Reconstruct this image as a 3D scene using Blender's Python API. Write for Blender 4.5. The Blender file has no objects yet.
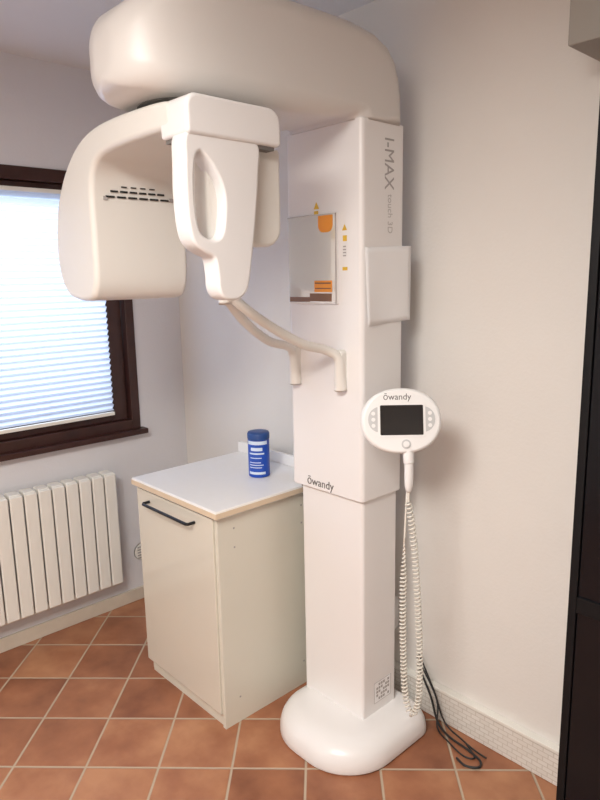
import bpy, bmesh, math
from mathutils import Vector, Matrix
sc=bpy.context.scene
try:
    sc.view_settings.view_transform='Standard'
except Exception: pass

# ---------------------------------------------------------------- camera
H=1.6
p=math.radians(10.7); yaw=math.radians(47); roll=math.radians(1.1)
fw=Vector((-math.sin(yaw)*math.cos(p), math.cos(yaw)*math.cos(p), -math.sin(p)))
rt=Vector((math.cos(yaw),math.sin(yaw),0)); up=rt.cross(fw)
R=rt*math.cos(roll)-up*math.sin(roll); U=up*math.cos(roll)+rt*math.sin(roll)
cd=bpy.data.cameras.new('camera'); cam=bpy.data.objects.new('camera',cd); sc.collection.objects.link(cam)
cam.matrix_world=Matrix(((R.x,U.x,-fw.x,0),(R.y,U.y,-fw.y,0),(R.z,U.z,-fw.z,H),(0,0,0,1)))
cd.sensor_fit='VERTICAL'; cd.sensor_height=24; cd.lens=24*650/800; cd.clip_start=.02
sc.camera=cam

# ---------------------------------------------------------------- materials
def mat(name,col,rough=.5,metal=0,coat=0,emis=None,es=0,noise=0,nscale=8,bump=0,bscale=60,spec=None):
    m=bpy.data.materials.new(name); m.use_nodes=True; nt=m.node_tree; b=nt.nodes['Principled BSDF']
    b.inputs['Base Color'].default_value=(*col,1); b.inputs['Roughness'].default_value=rough
    b.inputs['Metallic'].default_value=metal
    if coat: b.inputs['Coat Weight'].default_value=coat; b.inputs['Coat Roughness'].default_value=.08
    if spec is not None: b.inputs['Specular IOR Level'].default_value=spec
    if emis: b.inputs['Emission Color'].default_value=(*emis,1); b.inputs['Emission Strength'].default_value=es
    tc=nt.nodes.new('ShaderNodeTexCoord')
    if noise:
        n=nt.nodes.new('ShaderNodeTexNoise'); n.inputs['Scale'].default_value=nscale; n.inputs['Detail'].default_value=4
        nt.links.new(tc.outputs['Object'],n.inputs['Vector'])
        r=nt.nodes.new('ShaderNodeMix'); r.data_type='RGBA'
        r.inputs[6].default_value=(*[c*(1-noise) for c in col],1); r.inputs[7].default_value=(*[min(1,c*(1+noise)) for c in col],1)
        nt.links.new(n.outputs['Fac'],r.inputs[0]); nt.links.new(r.outputs[2],b.inputs['Base Color'])
    if bump:
        n=nt.nodes.new('ShaderNodeTexNoise'); n.inputs['Scale'].default_value=bscale; n.inputs['Detail'].default_value=3
        nt.links.new(tc.outputs['Object'],n.inputs['Vector'])
        bp=nt.nodes.new('ShaderNodeBump'); bp.inputs['Strength'].default_value=bump; bp.inputs['Distance'].default_value=.01
        nt.links.new(n.outputs['Fac'],bp.inputs['Height']); nt.links.new(bp.outputs['Normal'],b.inputs['Normal'])
    return m
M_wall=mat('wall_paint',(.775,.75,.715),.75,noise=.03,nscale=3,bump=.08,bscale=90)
M_wallL=mat('wall_paint_daylight_tint',(.72,.71,.735),.75,noise=.03,nscale=3,bump=.08,bscale=90)  # same wall paint, bluish window daylight put into the colour
M_ceil=mat('ceiling_paint',(.78,.77,.77),.85,noise=.02)
M_white=mat('machine_white',(.84,.825,.82),.30,noise=.012,nscale=4)
M_cream=mat('machine_cream',(.80,.78,.735),.33,noise=.012,nscale=4)
M_creamd=mat('machine_cream_shell',(.72,.695,.67),.36,noise=.012,nscale=4)
M_seam=mat('seam_dark',(.16,.15,.14),.6)
M_lens=mat('slot_dark',(.02,.02,.02),.3)
M_mirror=mat('mirror_glass',(.88,.88,.86),.06,metal=.5)
M_yel=mat('label_yellow',(.75,.48,.04),.5)
M_org=mat('label_orange',(.80,.30,.03),.4)
M_brown=mat('reflection_and_print_brown',(.20,.10,.05),.4)  # painted mirror reflection and label print
M_txt=mat('print_grey',(.10,.09,.09),.5)
M_txt2=mat('print_light_grey',(.40,.38,.37),.5)
M_txt3=mat('print_faint_grey',(.55,.53,.52),.5)
M_paper=mat('paper',(.92,.92,.93),.7)
M_panel=mat('panel_white',(.86,.86,.86),.28)
M_panelg=mat('panel_grey',(.56,.57,.58),.35)
M_screen=mat('screen_black',(.012,.010,.010),.12)
M_coil=mat('coil_cord',(.76,.73,.66),.45)
M_blk=mat('cable_black',(.02,.02,.022),.5)
M_wood=mat('window_wood_dark',(.045,.016,.012),.35,noise=.4,nscale=14)
M_rad=mat('radiator_enamel',(.84,.825,.77),.32)
M_cab=mat('cabinet_lacquer',(.72,.69,.60),.12,coat=.7,noise=.01)
M_cabs=mat('cabinet_side',(.71,.69,.60),.4,noise=.02)
M_top=mat('countertop_white',(.88,.865,.84),.3,noise=.02,nscale=30)
M_edge=mat('countertop_edge',(.72,.59,.43),.45,noise=.06,nscale=20)
M_hand=mat('handle_black',(.015,.015,.018),.35,metal=.4)
M_base=mat('skirting_beige',(.62,.55,.46),.5,noise=.10,nscale=14)
M_bcab=mat('black_cabinet',(.006,.006,.007),.5,spec=.2)
M_bglass=mat('black_cabinet_glass',(.006,.006,.008),.18,spec=.25)
M_gbox=mat('grey_box',(.31,.29,.26),.6)
M_blue=mat('canister_blue',(.012,.075,.46),.35)
M_blueL=mat('canister_lid',(.02,.07,.25),.4)
M_lab=mat('canister_label',(.66,.76,.90),.5)
M_lamp=mat('lamp_diffuser',(.9,.9,.85),.5,emis=(1,.95,.88),es=4)

# terracotta tiles laid diagonally
def tiles():
    m=bpy.data.materials.new('terracotta_tiles'); m.use_nodes=True; nt=m.node_tree; N=nt.nodes; L=nt.links
    b=N['Principled BSDF']; g=N.new('ShaderNodeNewGeometry')
    sx=N.new('ShaderNodeSeparateXYZ'); L.new(g.outputs['Position'],sx.inputs[0])
    def mth(op,a,bb=None,c=None):
        n=N.new('ShaderNodeMath'); n.operation=op
        for i,v in enumerate((a,bb,c)):
            if v is None: continue
            if hasattr(v,'is_linked') or hasattr(v,'links'): L.new(v,n.inputs[i])
            else: n.inputs[i].default_value=v
        return n.outputs[0]
    P=.246
    s=mth('MULTIPLY_ADD',mth('ADD',sx.outputs[0],sx.outputs[1]),.70711/P,(.316+10*P)/P)
    d=mth('MULTIPLY_ADD',mth('SUBTRACT',sx.outputs[1],sx.outputs[0]),.70711/P,(-1.887+12*P)/P)
    fs=mth('FRACT',s); fd=mth('FRACT',d)
    es=mth('MINIMUM',fs,mth('SUBTRACT',1.0,fs)); ed=mth('MINIMUM',fd,mth('SUBTRACT',1.0,fd))
    e=mth('MINIMUM',es,ed)
    mr=N.new('ShaderNodeMapRange'); mr.inputs[1].default_value=.011; mr.inputs[2].default_value=.021; L.new(e,mr.inputs[0])
    cm=N.new('ShaderNodeCombineXYZ'); L.new(mth('FLOOR',s),cm.inputs[0]); L.new(mth('FLOOR',d),cm.inputs[1])
    wn=N.new('ShaderNodeTexWhiteNoise'); wn.noise_dimensions='3D'; L.new(cm.outputs[0],wn.inputs['Vector'])
    n1=N.new('ShaderNodeTexNoise'); n1.inputs['Scale'].default_value=7; n1.inputs['Detail'].default_value=5
    off=N.new('ShaderNodeVectorMath'); off.operation='MULTIPLY_ADD'; L.new(cm.outputs[0],off.inputs[0]); off.inputs[1].default_value=(3.7,5.3,1); L.new(g.outputs['Position'],off.inputs[2])
    L.new(off.outputs[0],n1.inputs['Vector'])
    f=mth('MULTIPLY_ADD',wn.outputs['Value'],.45,mth('MULTIPLY_ADD',n1.outputs['Fac'],1.3,-.37))
    cr=N.new('ShaderNodeValToRGB'); L.new(f,cr.inputs[0])
    cr.color_ramp.elements[0].position=.1; cr.color_ramp.elements[0].color=(.22,.080,.040,1)
    cr.color_ramp.elements[1].position=.9; cr.color_ramp.elements[1].color=(.49,.235,.12,1)
    k=cr.color_ramp.elements.new(.5); k.color=(.35,.140,.070,1)
    mx=N.new('ShaderNodeMix'); mx.data_type='RGBA'; L.new(mr.outputs[0],mx.inputs[0]); mx.inputs[6].default_value=(.48,.38,.28,1); L.new(cr.outputs[0],mx.inputs[7])
    L.new(mx.outputs[2],b.inputs['Base Color'])
    rr=mth('MULTIPLY_ADD',mr.outputs[0],-.4,.8); L.new(rr,b.inputs['Roughness'])
    bp=N.new('ShaderNodeBump'); bp.inputs['Strength'].default_value=.5; bp.inputs['Distance'].default_value=.004; L.new(mr.outputs[0],bp.inputs['Height']); L.new(bp.outputs[0],b.inputs['Normal'])
    return m
M_tile=tiles()
def trunk():
    m=mat('trunking_mottled',(.72,.68,.62),.55); nt=m.node_tree; N=nt.nodes; L=nt.links
    tc=N.new('ShaderNodeTexCoord'); mp=N.new('ShaderNodeMapping'); L.new(tc.outputs['Object'],mp.inputs['Vector'])
    mp.inputs['Rotation'].default_value=(math.radians(-90),0,0)
    v=N.new('ShaderNodeTexBrick'); v.inputs['Scale'].default_value=1; v.inputs['Brick Width'].default_value=.035; v.inputs['Row Height'].default_value=.016
    v.inputs['Mortar Size'].default_value=.0016; v.inputs['Color1'].default_value=(.74,.71,.66,1); v.inputs['Color2'].default_value=(.79,.765,.72,1); v.inputs['Mortar'].default_value=(.60,.56,.50,1)
    L.new(mp.outputs[0],v.inputs['Vector'])
    L.new(v.outputs['Color'],N['Principled BSDF'].inputs['Base Color']); return m
M_trunk=trunk()
def blindmat():
    m=bpy.data.materials.new('blind_fabric'); m.use_nodes=True; nt=m.node_tree; nt.nodes.clear(); N=nt.nodes; L=nt.links
    o=N.new('ShaderNodeOutputMaterial'); d=N.new('ShaderNodeBsdfDiffuse'); t=N.new('ShaderNodeBsdfTranslucent')
    d.inputs[0].default_value=(.80,.84,.92,1); t.inputs[0].default_value=(.60,.67,.80,1)
    mx=N.new('ShaderNodeMixShader'); mx.inputs[0].default_value=.55; L.new(d.outputs[0],mx.inputs[1]); L.new(t.outputs[0],mx.inputs[2])
    L.new(mx.outputs[0],o.inputs[0]); return m
M_blind=blindmat()

# ---------------------------------------------------------------- helpers
def empty(name,loc=(0,0,0)):
    e=bpy.data.objects.new(name,None); e.location=loc; e.empty_display_size=.05; sc.collection.objects.link(e); return e
def add(name,me,mt,parent=None,smooth=True,bev=0,seg=3,angle=35):
    o=bpy.data.objects.new(name,me); sc.collection.objects.link(o)
    if mt is not None: me.materials.append(mt)
    if smooth:
        for q in me.polygons: q.use_smooth=True
    if bev:
        m=o.modifiers.new('b','BEVEL'); m.width=bev; m.segments=seg; m.limit_method='ANGLE'; m.angle_limit=math.radians(angle); m.use_clamp_overlap=True
        m.harden_normals=False
    if smooth:
        w=o.modifiers.new('wn','WEIGHTED_NORMAL'); w.keep_sharp=True
    if parent: o.parent=parent; o.matrix_parent_inverse=Matrix.Translation(-Vector(parent.location))
    return o
def bmnew(name,fn):
    bm=bmesh.new(); fn(bm); bmesh.ops.recalc_face_normals(bm,faces=bm.faces)
    me=bpy.data.meshes.new(name); bm.to_mesh(me); bm.free(); return me
def addbox(bm,x0,x1,y0,y1,z0,z1):
    vs=[bm.verts.new(c) for c in ((x0,y0,z0),(x1,y0,z0),(x1,y1,z0),(x0,y1,z0),(x0,y0,z1),(x1,y0,z1),(x1,y1,z1),(x0,y1,z1))]
    for f in ((0,3,2,1),(4,5,6,7),(0,1,5,4),(1,2,6,5),(2,3,7,6),(3,0,4,7)): bm.faces.new([vs[i] for i in f])
def box(name,x0,x1,y0,y1,z0,z1,mt,parent=None,bev=.003,seg=3):
    return add(name,bmnew(name,lambda bm:addbox(bm,x0,x1,y0,y1,z0,z1)),mt,parent,bev=bev,seg=seg,smooth=bev>0)
def boxes(name,lst,mt,parent=None,bev=0,seg=2):
    def f(bm):
        for b in lst: addbox(bm,*b)
    return add(name,bmnew(name,f),mt,parent,bev=bev,seg=seg,smooth=bev>0)
def loft(name,rings,mt,parent=None,caps=True,bev=0,seg=3,sub=0):
    def f(bm):
        rs=[[bm.verts.new(c) for c in r] for r in rings]; n=len(rings[0])
        for a,b in zip(rs,rs[1:]):
            for i in range(n): bm.faces.new((a[i],a[(i+1)%n],b[(i+1)%n],b[i]))
        if caps: bm.faces.new(rs[0][::-1]); bm.faces.new(rs[-1])
    return add(name,bmnew(name,f),mt,parent,bev=bev,seg=seg)
def extr(name,pts,axis,a,b,mt,parent=None,bev=0,seg=5,angle=35):
    """extrude closed 2-D outline (other two axes in order) between a and b on axis"""
    def P(u,v,w):
        return {'x':(w,u,v),'y':(u,w,v),'z':(u,v,w)}[axis]
    def f(bm):
        r=[[bm.verts.new(P(u,v,w)) for u,v in pts] for w in (a,b)]; n=len(pts)
        for i in range(n): bm.faces.new((r[0][i],r[0][(i+1)%n],r[1][(i+1)%n],r[1][i]))
        bm.faces.new(r[0][::-1]); bm.faces.new(r[1])
    return add(name,bmnew(name,f),mt,parent,bev=bev,seg=seg,angle=angle)
def catmull(pts,n=6,closed=True):
    out=[]; L=len(pts); D=len(pts[0])
    rng=range(L) if closed else range(L-1)
    for i in rng:
        if closed: q=[pts[(i+k-1)%L] for k in range(4)]
        else: q=[pts[max(0,i-1)],pts[i],pts[i+1],pts[min(L-1,i+2)]]
        for k in range(n):
            t=k/n; out.append(tuple(.5*((2*q[1][j])+(-q[0][j]+q[2][j])*t+(2*q[0][j]-5*q[1][j]+4*q[2][j]-q[3][j])*t*t+(-q[0][j]+3*q[1][j]-3*q[2][j]+q[3][j])*t**3) for j in range(D)))
    if not closed: out.append(tuple(pts[-1]))
    return out
def rrect(x0,x1,y0,y1,r,n=8):
    if not isinstance(r,(tuple,list)): r=(r,)*4
    out=[]
    for (cx,cy,a),rr in zip(((x1,y1,0),(x0,y1,90),(x0,y0,180),(x1,y0,270)),r):
        ox=cx-rr if cx==x1 else cx+rr; oy=cy-rr if cy==y1 else cy+rr
        for k in range(n+1):
            t=math.radians(a+90*k/n); out.append((ox+rr*math.cos(t),oy+rr*math.sin(t)))
    return out
def tube(name,pts,r,mt,parent=None,n=6,smoothpath=True,sides=12,radii=None):
    path=[Vector(q) for q in (catmull(pts,n,False) if smoothpath else pts)]
    rings=[]; prev=None
    for i,q in enumerate(path):
        t=(path[min(i+1,len(path)-1)]-path[max(i-1,0)]).normalized()
        if prev is None: nn=t.orthogonal().normalized()
        else: nn=(prev-t*prev.dot(t)).normalized()
        prev=nn; bb=t.cross(nn); rr=r if radii is None else radii(i/(len(path)-1))
        rings.append([q+nn*math.cos(2*math.pi*k/sides)*rr+bb*math.sin(2*math.pi*k/sides)*rr for k in range(sides)])
    return loft(name,rings,mt,parent)
def lathe(name,prof,cx,cy,mt,parent=None,n=40):
    rings=[[(cx+r*math.cos(2*math.pi*k/n),cy+r*math.sin(2*math.pi*k/n),z) for k in range(n)] for r,z in prof]
    return loft(name,rings,mt,parent)
def curve2d(name,outer,holes,mtx,ext,bev,mt,parent=None):
    cu=bpy.data.curves.new(name,'CURVE'); cu.dimensions='2D'; cu.fill_mode='BOTH'; cu.extrude=ext; cu.bevel_depth=bev; cu.bevel_resolution=4
    for poly in [outer]+holes:
        s=cu.splines.new('POLY'); s.points.add(len(poly)-1); s.use_cyclic_u=True
        for q,c in zip(s.points,poly): q.co=(c[0],c[1],0,1)
    o=bpy.data.objects.new(name+'_c',cu); sc.collection.objects.link(o)
    bpy.context.view_layer.update()
    me=bpy.data.meshes.new_from_object(o.evaluated_get(bpy.context.evaluated_depsgraph_get()))
    bpy.data.objects.remove(o); me.transform(mtx); me.name=name
    o=add(name,me,None,parent,smooth=False)
    me.materials.clear(); me.materials.append(mt)
    for q in me.polygons: q.use_smooth=True; q.material_index=0
    try: me.set_sharp_from_angle(angle=math.radians(40))
    except Exception: pass
    return o
def text(name,body,size,mtx,mt,parent=None,ext=.0004,bold=0,xs=1):
    cu=bpy.data.curves.new(name,'FONT'); cu.body=body; cu.size=size; cu.extrude=ext; cu.align_x='CENTER'; cu.align_y='CENTER'; cu.offset=bold
    o=bpy.data.objects.new(name+'_c',cu); sc.collection.objects.link(o); bpy.context.view_layer.update()
    me=bpy.data.meshes.new_from_object(o.evaluated_get(bpy.context.evaluated_depsgraph_get())); bpy.data.objects.remove(o)
    me.transform(mtx@Matrix.Diagonal((xs,1,1,1))); me.materials.clear()
    return add(name,me,mt,parent,smooth=False)
def frame(xa,ya,loc):
    xa=Vector(xa).normalized(); ya=Vector(ya).normalized(); za=xa.cross(ya)
    return Matrix(((xa.x,ya.x,za.x,loc[0]),(xa.y,ya.y,za.y,loc[1]),(xa.z,ya.z,za.z,loc[2]),(0,0,0,1)))

# ---------------------------------------------------------------- room
XW,YW,X1,Y0,ZC=-2.83,1.82,1.3,-1.7,2.50
box('floor',XW-.2,X1+.2,Y0-.2,YW+.2,-.1,0,M_tile,bev=0)
box('ceiling',XW-.2,X1+.2,Y0-.2,YW+.2,ZC,ZC+.1,M_ceil,bev=0)
box('wall_back',XW-.2,X1+.2,YW,YW+.2,0,ZC,M_wall,bev=0)
box('wall_right',X1,X1+.2,Y0,YW,0,ZC,M_wall,bev=0)
box('wall_front',XW-.2,X1+.2,Y0-.2,Y0,0,ZC,M_wall,bev=0)
wy0,wy1,wz0,wz1=.30,1.555,.885,2.07
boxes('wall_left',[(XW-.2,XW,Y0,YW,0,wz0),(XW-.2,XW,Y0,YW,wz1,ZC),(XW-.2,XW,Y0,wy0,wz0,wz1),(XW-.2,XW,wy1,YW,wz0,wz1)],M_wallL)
box('baseboard_left',XW,XW+.014,Y0,YW-.014,0,.065,M_base,bev=.003)
bb=empty('baseboard_back')
box('skirting',XW+.014,-1.9,YW-.014,YW,0,.065,M_base,bb,bev=.003)
box('trunking',-1.9,X1,YW-.022,YW,0,.125,M_trunk,bb,bev=.004)
box('trunking_cap',-1.9,X1,YW-.028,YW,.118,.130,M_rad,bb,bev=.002)

# window
w=empty('window_1',(XW,(wy0+wy1)/2,(wz0+wz1)/2))
fx0,fx1=XW-.10,XW+.012
boxes('outer_frame',[(fx0,fx1,wy0,wy0+.07,wz0,wz1),(fx0,fx1,wy1-.045,wy1,wz0,wz1),(fx0,fx1,wy0+.07,wy1-.045,wz1-.055,wz1),(fx0,fx1,wy0+.07,wy1-.045,wz0,wz0+.05)],M_wood,w,bev=.004)
boxes('sash',[(fx0+.02,fx1-.03,wy1-.130,wy1-.05,wz0+.05,wz1-.055),(fx0+.02,fx1-.03,wy0+.07,wy0+.14,wz0+.05,wz1-.055),(fx0+.02,fx1-.03,wy0+.14,wy1-.130,wz1-.12,wz1-.055),(fx0+.02,fx1-.03,wy0+.14,wy1-.130,wz0+.05,wz0+.115)],M_wood,w,bev=.005)
box('sill',XW-.05,XW+.05,wy0-.03,wy1+.02,wz0-.022,wz0+.004,M_wood,w,bev=.005)
def blind(bm):
    y0,y1=wy0+.05,wy1-.135; z=wz1-.095; k=0; zb=wz0+.100; pitch=.0135
    rows=[]
    while z>zb:
        x=XW+.004+(.009 if k%2 else -.009); rows.append([bm.verts.new((x,y0,z)),bm.verts.new((x,y1,z))]); z-=pitch*(1.45 if k%2 else .55); k+=1
    for a,b in zip(rows,rows[1:]): bm.faces.new((a[0],a[1],b[1],b[0]))
bo=add('pleated_fabric',bmnew('blind',blind),M_blind,w,smooth=False)
boxes('blind_rails',[(XW-.006,XW+.016,wy0+.05,wy1-.133,wz1-.10,wz1-.083),(XW-.004,XW+.014,wy0+.05,wy1-.133,wz0+.087,wz0+.103)],M_rad,w,bev=.002)

# radiator
r=empty('radiator',(XW+.06,1.0,.4))
z0,z1=.15,.722; N=17; pitch=.061; yend=1.36; xf=XW+.105
fr=[];cols=[]
for i in range(N):
    y=yend-(i+1)*pitch
    fr.append((xf-.014,xf,y+.003,y+pitch-.003,z0+.02,z1-.006))
    cols.append((XW+.035,xf-.012,y+.024,y+pitch-.024,z0+.03,z1-.03))
boxes('front_fins',fr,M_rad,r,bev=.006,seg=3)
boxes('webs',cols,M_rad,r,bev=.003)
boxes('top_grille',[(XW+.03,xf-.012,yend-(i+1)*pitch+.005,yend-i*pitch-.005,z1-.03,z1) for i in range(N)],M_rad,r,bev=.006)
boxes('headers',[(XW+.045,xf-.03,yend-N*pitch,yend,z1-.065,z1-.03),(XW+.045,xf-.03,yend-N*pitch,yend,z0,z0+.035)],M_rad,r,bev=.01)
boxes('wall_brackets',[(XW,XW+.05,yend-.2,yend-.17,z1-.09,z1-.05),(XW,XW+.05,yend-.8,yend-.77,z1-.09,z1-.05)],M_rad,r,bev=.003)

# wall vent
v=empty('wall_vent',(XW,1.52,.25))
def vent(bm):
    bmesh.ops.create_cone(bm,cap_ends=True,segments=32,radius1=.045,radius2=.040,depth=.012,matrix=Matrix.Translation((XW+.006,1.52,.25))@Matrix.Rotation(math.radians(90),4,'Y'))
add('ring',bmnew('vent',vent),M_rad,v)
boxes('louvres',[(XW+.011,XW+.015,1.52-.03,1.52+.03,.25+k*.014-.003,.25+k*.014+.003) for k in (-2,-1,0,1,2)],M_txt2,v)

# ---------------------------------------------------------------- base cabinet
c=empty('base_cabinet',(-1.99,1.46,0))
cx0,cx1,cy0,cy1=-2.250,-1.722,1.207,1.73
CT=.836
boxes('carcass',[(cx0,cx0+.018,cy0+.02,cy1,0,CT-.032),(cx1-.018,cx1,cy0+.004,cy1,0,CT-.032),(cx0+.018,cx1-.018,cy1-.01,cy1,.05,CT-.032),(cx0+.018,cx1-.018,cy0+.02,cy1-.01,.05,.068),(cx0+.018,cx1-.018,cy0+.02,cy1-.01,CT-.05,CT-.032)],M_cabs,c,bev=.0015)
box('plinth',cx0+.018,cx1-.018,cy0+.012,cy0+.03,0,.052,M_cabs,c,bev=.001)
box('door_panel',cx0,cx1-.020,cy0-.002,cy0+.018,.052,CT-.040,M_cab,c,bev=.002)
box('countertop',cx0-.012,cx1+.022,cy0-.016,cy1+.01,CT-.030,CT,M_top,c,bev=.004)
boxes('countertop_edge',[(cx0-.0115,cx1+.0225,cy0-.0175,cy0-.0155,CT-.026,CT-.008),(cx1+.0215,cx1+.0235,cy0-.0155,cy1+.01,CT-.026,CT-.008)],M_edge,c)
t1=box('trim_1',cx0-.012,cx1+.022,cy1-.008,cy1+.010,CT+.0005,CT+.046,M_top,None,bev=.003)
tube('handle',[(-2.158,cy0,.757),(-2.158,cy0-.028,.757),(-2.150,cy0-.034,.757),(-1.858,cy0-.034,.757),(-1.850,cy0-.028,.757),(-1.850,cy0,.757)],.0058,M_hand,c,smoothpath=False,sides=10)
boxes('cam_bolts',[(cx1,cx1+.0012,y-.003,y+.003,z-.003,z+.003) for y in (1.28,1.60) for z in (.68,.75,.10)],M_txt2,c)

# wipes canister
ax,ay=-1.915,1.560; B=CT+.0005
w2=empty('wipes_canister',(ax,ay,B))
lathe('tub',[(.038,B),(.042,B+.003),(.042,B+.150),(.039,B+.155)],ax,ay,M_blue,w2)
lathe('lid',[(.043,B+.150),(.0435,B+.153),(.0435,B+.170),(.040,B+.177),(.02,B+.179)],ax,ay,M_blueL,w2)
def label(z0,z1,a0,a1,rr):
    def f(bm):
        n=14; rows=[]
        for k in range(n+1):
            a=math.radians(a0+(a1-a0)*k/n); rows.append([bm.verts.new((ax+rr*math.cos(a),ay+rr*math.sin(a),z)) for z in (z0,z1)])
        for p1,p2 in zip(rows,rows[1:]): bm.faces.new((p1[0],p2[0],p2[1],p1[1]))
    return f
for i,(za,zb,a0,a1) in enumerate(((.132,.146,-110,10),(.108,.121,-85,-20),(.094,.100,-95,-10),(.078,.081,-90,-25),(.060,.063,-95,-30),(.050,.053,-95,-15),(.040,.043,-95,-25),(.014,.024,-100,-5))):
    add('label_print_%d'%(i+1),bmnew('l',label(B+za,B+zb,a0,a1,.0424)),M_lab,w2)

# ---------------------------------------------------------------- X-ray machine
m=empty('dental_xray_machine',(-1.478,1.6,0))
ux0,ux1,uy0,uy1,uz0,uz1=-1.646,-1.315,1.49,1.690,.885,2.05
extr('upper_column',rrect(ux0,ux1,uy0,uy1,.016,5),'z',uz0,uz1,M_white,m,bev=.004)
extr('column_shroud_lip',rrect(ux0+.02,ux1-.02,uy0+.02,uy1-.01,.012,4),'z',uz0-.012,uz0+.01,M_seam,m)
extr('lower_column',rrect(-1.612,-1.325,1.503,1.680,.012,5),'z',.05,uz0+.02,M_white,m,bev=.002)
def basering(z,o):
    return [(x,y,z) for x,y in rrect(-1.652+o,-1.202-o,1.304+o,1.74-o*.3,(.06,.06,.19-o*.8,.19-o*.8),12)]
rings=[]
for z,o in ((0,.006),(.008,0),(.030,.001),(.050,.006),(.066,.015),(.080,.030),(.089,.050),(.094,.072),(.095,.10)): rings.append(basering(z,o))
loft('floor_base',rings,M_white,m)
extr('wall_bracket',[(-1.56,uy1-.01),(-1.40,uy1-.01),(-1.40,YW),(-1.56,YW)],'z',1.45,1.60,M_white,m)
extr('wall_bracket_low',[(-1.56,1.66),(-1.40,1.66),(-1.40,YW-.03),(-1.56,YW-.03)],'z',.3,.42,M_white,m)
def boom(name,halfw,inner,outer,mt,r=.045,cx=-1.478):
    rings=[]
    for i,(a,b,wd) in enumerate(zip(inner,outer,halfw)):
        A=Vector((0,*a)); Bv=Vector((0,*b)); mid=(A+Bv)/2; hv=(A-Bv)/2; h=hv.length; hd=hv.normalized()
        ring=[]
        for x,y in rrect(-wd,wd,-h,h,min(r,h*.95,wd*.95),6): ring.append(Vector((cx+x,0,0))+mid+hd*y)
        rings.append(ring)
    return loft(name,rings,mt,m)
outer=[];inner=[];hw=[]
outer+= [(1.695,2.045),(1.695,2.08),(1.692,2.13),(1.682,2.185),(1.662,2.232),(1.625,2.270),(1.56,2.295),(1.47,2.305),(1.37,2.306)]
inner+= [(1.485,2.045),(1.484,2.050),(1.480,2.054),(1.470,2.055),(1.455,2.053),(1.435,2.048),(1.41,2.043),(1.37,2.038),(1.31,2.034)]
hw+=[.168]*9
for y,z1_,z0_,wd in ((1.20,2.302,2.030,.168),(1.10,2.293,2.027,.168),(1.0,2.278,2.025,.168),(.93,2.263,2.024,.162),(.88,2.25,2.024,.152),(.845,2.235,2.026,.138),(.815,2.217,2.030,.116),(.793,2.195,2.038,.090),(.780,2.172,2.05,.060),(.775,2.14,2.07,.03)):
    outer.append((y,z1_)); inner.append((y,z0_)); hw.append(wd)
boom('overhead_boom',hw,inner,outer,M_creamd,r=.055)
lathe('rotation_bearing',[(.12,2.000),(.12,2.045)],-1.48,1.0,M_seam,m)
# C-arm : bridge + tube head in one shell
prof=catmull([(-1.80,1.545),(-1.765,1.565),(-1.748,1.62),(-1.745,1.74),(-1.742,1.85),(-1.715,1.905),(-1.65,1.930),(-1.50,1.937),(-1.38,1.937),(-1.335,1.940),(-1.327,1.965),(-1.345,1.998),(-1.50,2.008),(-1.68,2.005),(-1.80,1.978),(-1.90,1.912),(-1.970,1.82),(-1.998,1.72),(-1.993,1.63),(-1.95,1.565),(-1.88,1.545)],5)
extr('c_arm_tube_head',prof,'y',.855,1.165,M_cream,m,bev=.050,seg=7,angle=50)
sl=[]
for k in range(6):
    t=k/5-.5
    sl.append((-1.748,-1.7385,1.000+t*.150-.011,1.000+t*.150+.011,1.844,1.849))
    sl.append((-1.748,-1.7395,1.000+t*.175-.013,1.000+t*.175+.013,1.829,1.834))
    if 0<k<5: sl.append((-1.748,-1.7365,1.000+t*.150-.008,1.000+t*.150+.008,1.858,1.861))
boxes('collimator_slots',sl,M_lens,m)
boxes('tube_side_marks',[(-1.748,-1.7405,.892,.905,1.822,1.832),(-1.748,-1.740,1.105,1.12,1.828,1.838)],M_txt2,m)
box('laser_window',-1.735,-1.725,1.150,1.166,1.735,1.775,M_yel,m,bev=.003)
# sensor side
extr('sensor_cap',rrect(.856,1.132,1.915,2.004,(.035,.03,.01,.012),6),'x',-1.375,-1.262,M_white,m,bev=.02,seg=5)
extr('sensor_housing',rrect(.93,1.162,1.678,1.92,(.01,.01,.03,.05),8),'x',-1.375,-1.302,M_cream,m,bev=.012,seg=4)
box('sensor_seam',-1.365,-1.272,.865,1.115,1.907,1.919,M_seam,m,bev=0)
outl=catmull([(.862,1.912),(.858,1.86),(.856,1.79),(.860,1.722),(.872,1.685),(.898,1.666),(.926,1.652),(.934,1.615),(.936,1.58),(.948,1.560),(.970,1.555),(.994,1.560),(1.014,1.585),(1.032,1.675),(1.048,1.780),(1.056,1.86),(1.058,1.910),(1.01,1.915),(.94,1.915),(.89,1.915)],5)
hole=catmull([(.878,1.880),(.869,1.845),(.866,1.78),(.872,1.720),(.888,1.692),(.925,1.682),(.952,1.702),(.963,1.765),(.958,1.812),(.932,1.858),(.900,1.888)],5)
YZ=frame((0,1,0),(0,0,1),(-1.298,0,0))
curve2d('sensor_handle_loop',outl,[hole],YZ,.022,.007,M_white,m)
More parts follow.
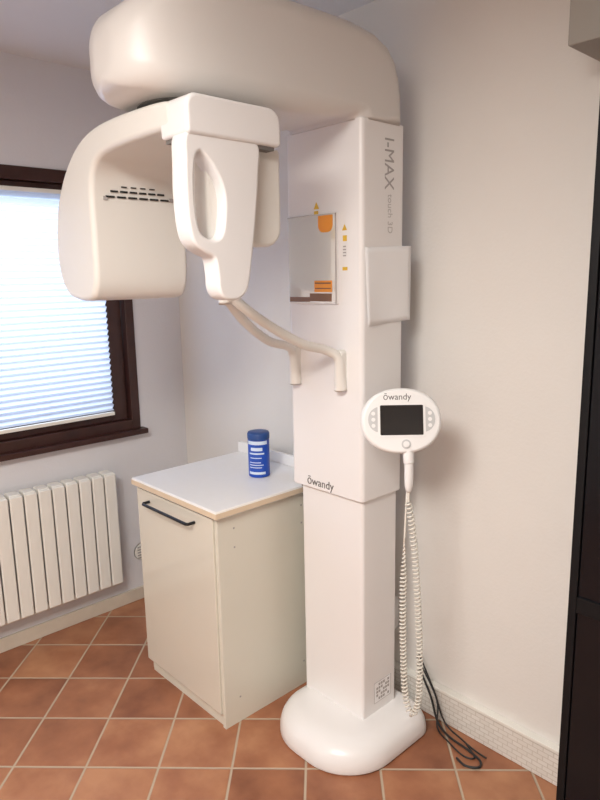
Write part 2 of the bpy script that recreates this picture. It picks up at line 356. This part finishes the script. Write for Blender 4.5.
# chin rest with two tubular supports
for nm,xm,xe in (('support_arm_1',-1.395,-1.462),('support_arm_2',-1.605,-1.500)):
    tube(nm,[(xm,1.478,1.245),(xm,1.474,1.30),(xm,1.466,1.352),(xm-.02*(1 if xm>-1.5 else -1),1.425,1.378),((xm*2+xe)/3,1.33,1.405),((xm+2*xe)/3,1.215,1.470),(xe,1.13,1.535),(xe-.004,1.11,1.56)],.0155,M_cream,m,n=8,sides=16,radii=lambda t:.0145+ .006*max(0,1-t*3))
    extr(nm+'_pad',rrect(xm-.015,xm+.015,1.245,1.375,.015,6),'y',1.468,1.492,M_cream,m,bev=.005)
tube('chin_post',[(-1.482,1.105,1.53),(-1.482,1.10,1.60),(-1.482,1.095,1.66)],.02,M_cream,m,sides=16)
box('chin_cup',-1.525,-1.44,1.06,1.13,1.655,1.675,M_white,m,bev=.009)
box('arm_joint',-1.512,-1.452,1.095,1.135,1.535,1.563,M_cream,m,bev=.010)
# positioning mirror
box('mirror_frame',-1.632,-1.412,1.481,1.491,1.515,1.792,M_white,m,bev=.002)
box('mirror',-1.628,-1.416,1.4795,1.482,1.519,1.788,M_mirror,m,bev=0)
boxes('mirror_edge',[(-1.4155,-1.4125,1.4790,1.483,1.517,1.79),(-1.630,-1.4125,1.4790,1.483,1.788,1.790)],M_txt2,m)
def tri(name,cx,cz,s,y,mt): 
    return extr(name,[(cx-s,cz-s*.8),(cx+s,cz-s*.8),(cx,cz+s)],'y',y-.0006,y,mt,m)
tri('warning_triangle',-1.505,1.818,.012,1.4895,M_yel)
tri('warning_triangle_b',-1.385,1.745,.010,1.4895,M_yel)
boxes('warning_labels',[(-1.392,-1.376,1.4888,1.4896,1.705,1.722),(-1.394,-1.374,1.4888,1.4896,1.618,1.628),(-1.515,-1.497,1.4888,1.4896,1.793,1.803)],M_yel,m)
boxes('warning_print',[(-1.391,-1.379,1.4884,1.4889,1.66+k*.009,1.664+k*.009) for k in range(4)],M_txt2,m)
boxes('mirror_labels',[(-1.508,-1.430,1.4786,1.4796,1.552,1.588)],M_org,m)
extr('mirror_label_round',rrect(-1.488,-1.425,1.735,1.786,(.002,.002,.022,.022),5),'y',1.4786,1.4796,M_org,m)
boxes('mirror_reflection_and_print',[(-1.625,-1.53,1.4786,1.4796,1.521,1.536),(-1.53,-1.432,1.4786,1.4796,1.523,1.548),(-1.505,-1.435,1.4780,1.4786,1.578,1.582),(-1.505,-1.435,1.4780,1.4786,1.562,1.565)],M_brown,m)  # lower strips paint in a brown room reflection; thin bars are label print
# printed names
text('brand_print','\u014dwandy',.040,frame((1,0,0),(0,0,1),(-1.505,1.4895,.910)),M_txt,m)
side=lambda y,z:frame((0,0,-1),(0,1,0),(ux1+.0005,y,z))
text('model_print','I-MAX',.062,side(1.612,1.932),M_txt2,m,xs=.9)
text('model_print_small','touch 3D',.032,side(1.618,1.785),M_txt3,m,xs=.95)
box('rating_plate',-1.3252,-1.3240,1.562,1.652,.128,.208,M_txt3,m,bev=0)
box('rating_plate_face',-1.3242,-1.3236,1.565,1.649,.131,.205,M_paper,m,bev=0)
boxes('rating_plate_code',[(-1.3238,-1.3232,1.572+.012*i,1.581+.012*i,.137+.0135*j,.146+.0135*j) for i in range(6) for j in range(5) if (i*3+j*5)%4],M_txt2,m)

# paper notice taped to column side
def paper(bm):
    n=12; g=[]
    for i in range(n+1):
        row=[]
        for j in range(n+1):
            a=i/n; b=j/n; y=1.502+.222*a-.002*b; z=1.684-.235*b+.008*a
            x=ux1+.0018+.013*(max(0,.35-a)/.35)**1.5*(b**1.2)+.0015*b*math.sin(a*6)**2
            row.append(bm.verts.new((x,y,z)))
        g.append(row)
    for i in range(n):
        for j in range(n): bm.faces.new((g[i][j],g[i+1][j],g[i+1][j+1],g[i][j+1]))
po=add('paper_notice',bmnew('paper_notice',paper),M_paper,None)
sm=po.modifiers.new('s','SOLIDIFY'); sm.thickness=.0003

# ---------------------------------------------------------------- control panel
cp=empty('control_panel',(-1.175,1.5,1.17))
xa=Vector((.70,.714,0)); tilt=math.radians(14)
n0=Vector((.714,-.70,0)); ya=(Vector((0,0,1))*math.cos(tilt)-n0*math.sin(tilt)); F=frame(xa,ya,(-1.172,1.50,1.176))
def ell(a,b,n=48,e=2.15):
    out=[]
    for k in range(n):
        t=2*math.pi*k/n; cx=math.cos(t); sy=math.sin(t)
        out.append((a*math.copysign(abs(cx)**(2/e),cx),b*math.copysign(abs(sy)**(2/e),sy)))
    return out
rings=[[F@Vector((x,y,zz)) for x,y in ell(.119*s,.097*s)] for s,zz in ((.80,-.03),(.95,-.022),(1,-.006),(1,.004),(.97,.013),(.90,.017))]
loft('housing',rings,M_panel,cp)
def ploc(name,pts,z0,z1,mt,bev=0):
    def f(bm):
        r=[[bm.verts.new(F@Vector((u,v_,w_))) for u,v_ in pts] for w_ in (z0,z1)]; n=len(pts)
        for i in range(n): bm.faces.new((r[0][i],r[0][(i+1)%n],r[1][(i+1)%n],r[1][i]))
        bm.faces.new(r[0][::-1]); bm.faces.new(r[1])
    return add(name,bmnew(name,f),mt,cp,bev=bev)
ploc('keypad_area',rrect(-.098,.098,-.034,.042,.036,8),.0165,.0178,M_panelg)
ploc('bezel',rrect(-.070,.070,-.048,.056,.008,5),.0170,.0185,M_panel)
ploc('screen',rrect(-.063,.063,-.042,.046,.003,3),.0182,.0192,M_screen)
for i,(bx,by) in enumerate(((-.083,.022),(-.083,.004),(-.083,-.014),(.083,.022),(.083,.004),(.083,-.014))):
    ploc('key_%d'%(i+1),[(bx+.0060*math.cos(t*.5236),by+.0060*math.sin(t*.5236)) for t in range(12)],.0176,.0186,M_panel)
ploc('button_ring',[(.014*math.cos(t*.314)+.012,-.069+.014*math.sin(t*.314)) for t in range(20)],.0165,.019,M_panelg)
ploc('button',[(.009*math.cos(t*.314)+.012,-.069+.009*math.sin(t*.314)) for t in range(20)],.0185,.0215,M_panel)
text('panel_brand_print','\u014dwandy',.026,F@Matrix.Translation((-.012,.070,.0172)),M_txt,cp)
tube('mount_arm',[(-1.318,1.60,1.16),(-1.27,1.575,1.16),(-1.20,1.545,1.165)],.020,M_white,cp,sides=14)
# exposure handset and coiled cord
hx,hy=-1.138,1.497
tube('handset',[(hx,hy,1.085),(hx,hy,1.05),(hx,hy,1.0),(hx,hy,.965)],.0125,M_panel,cp,sides=14,radii=lambda t:.0105+.003*math.sin(math.pi*t)-.004*max(0,t-.8)*5)
tube('handset_holder',[(hx-.006,hy+.004,1.10),(hx-.002,hy,1.07),(hx,hy,1.055)],.016,M_panel,cp,sides=14)
def coil(name,pts,rad,turns,wr):
    path=[Vector(q) for q in catmull(pts,30,False)]
    L=[0]
    for a,b in zip(path,path[1:]): L.append(L[-1]+(b-a).length)
    T=L[-1]; n=int(turns*10); out=[]; j=0; prev=None
    for i in range(n+1):
        s=T*i/n
        while j<len(L)-2 and L[j+1]<s: j+=1
        q=path[j].lerp(path[j+1],(s-L[j])/(L[j+1]-L[j]+1e-9)); t=(path[j+1]-path[j]).normalized()
        nn=Vector((1,0,0)) if prev is None else prev
        nn=(nn-t*nn.dot(t)).normalized(); prev=nn; bb=t.cross(nn); a=2*math.pi*turns*i/n
        rr=rad*min(1,max(.05,(T-s)/.12)) if s>T-.12 else rad
        out.append(q+nn*rr*math.cos(a)+bb*rr*math.sin(a))
    return tube(name,out,wr,M_coil,cp,smoothpath=False,sides=5)
coil('coiled_cord',[(hx,hy,.93),(hx+.012,hy+.014,.80),(hx+.024,hy+.022,.60),(hx+.030,hy+.028,.40),(hx+.024,hy+.030,.26),(hx+.004,hy+.024,.215),(hx-.016,hy+.018,.27),(hx-.022,hy+.012,.42),(hx-.020,hy+.004,.60),(hx-.014,hy,.80)],.0088,100,.0028)
tube('cord_lead',[(hx,hy,.97),(hx,hy,.93)],.004,M_coil,cp)
tube('cord_return',[(hx-.014,hy,.80),(hx-.014,hy+.01,.95),(hx-.02,hy+.03,1.05),(hx-.03,hy+.03,1.14)],.003,M_coil,cp)

# floor cables
fc=empty('floor_cables',(-1.1,1.75,0))
tube('power_cable',[(-1.30,1.775,.20),(-1.24,1.775,.10),(-1.20,1.765,.02),(-1.14,1.745,.006),(-1.06,1.735,.006),(-1.0,1.72,.006),(-.985,1.69,.006),(-1.02,1.665,.006),(-1.06,1.675,.006)],.004,M_blk,fc,sides=8)
tube('data_cable',[(-1.30,1.782,.24),(-1.23,1.782,.12),(-1.18,1.78,.02),(-1.10,1.765,.005),(-1.04,1.75,.005),(-.99,1.745,.005)],.003,M_blk,fc,sides=8)
tube('signal_cable',[(-1.31,1.785,.22),(-1.22,1.785,.09),(-1.19,1.75,.01),(-1.12,1.72,.005),(-1.05,1.70,.005),(-1.02,1.72,.005),(-1.08,1.76,.005)],.003,M_blk,fc,sides=8)

# ---------------------------------------------------------------- tall black cabinet + grey box
b=empty('tall_black_cabinet',(-.3,1.62,0))
boxes('carcass',[(-.624,-.604,1.452,YW-.035,0,2.08),(-.02,0,1.452,YW-.035,0,2.08),(-.604,-.02,YW-.05,YW-.035,0,2.08),(-.604,-.02,1.47,YW-.05,2.06,2.08),(-.604,-.02,1.47,YW-.05,0,.08)],M_bcab,b,bev=.002)
boxes('shelves',[(-.604,-.02,1.48,YW-.05,z,z+.018) for z in (.42,.80,1.2,1.6)],M_bcab,b,bev=.001)
boxes('doors',[(-.602,-.314,1.455,1.472,.08,2.06),(-.310,-.022,1.455,1.472,.08,2.06)],M_bglass,b,bev=.002)
boxes('door_rails',[(-.602,-.022,1.449,1.456,.80,.84),(-.602,-.022,1.449,1.456,.08,.12)],M_bcab,b,bev=.001)
boxes('door_handles',[(-.335,-.325,1.43,1.44,.95,1.20),(-.299,-.289,1.43,1.44,.95,1.20),(-.335,-.325,1.43,1.457,.96,.97),(-.335,-.325,1.43,1.457,1.18,1.19),(-.299,-.289,1.43,1.457,.96,.97),(-.299,-.289,1.43,1.457,1.18,1.19)],M_hand,b,bev=.001)
g=empty('electrical_trunk_box',(-.5,1.7,2.3))
box('housing',-.780,-.10,1.62,YW,2.128,ZC,M_gbox,g,bev=.004)

# ceiling lamp (behind the viewpoint)
LX,LY=-.55,-.45
cl=empty('ceiling_lamp',(LX,LY,ZC))
lathe('lamp_body',[(.20,ZC),(.21,ZC-.02),(.20,ZC-.06),(.15,ZC-.08),(.05,ZC-.085)],LX,LY,M_lamp,cl)
def area(name,loc,rot,size,pw,col,sy=None):
    l=bpy.data.lights.new(name,'AREA'); l.energy=pw; l.size=size; l.color=col
    if sy: l.shape='RECTANGLE'; l.size_y=sy
    o=bpy.data.objects.new(name,l); o.location=loc; o.rotation_euler=rot; sc.collection.objects.link(o); return o
area('ceiling_lamp_light',(LX,LY,ZC-.10),(0,0,0),.9,80,(1,.965,.91))
# daylight outside window
area('daylight',(XW-.55,(wy0+wy1)/2,1.85),(0,math.radians(-70),0),1.3,44,(.76,.86,1),1.5)
wd=bpy.data.worlds.new('world'); sc.world=wd; wd.use_nodes=True
wd.node_tree.nodes['Background'].inputs[0].default_value=(.65,.78,1,1); wd.node_tree.nodes['Background'].inputs[1].default_value=.9
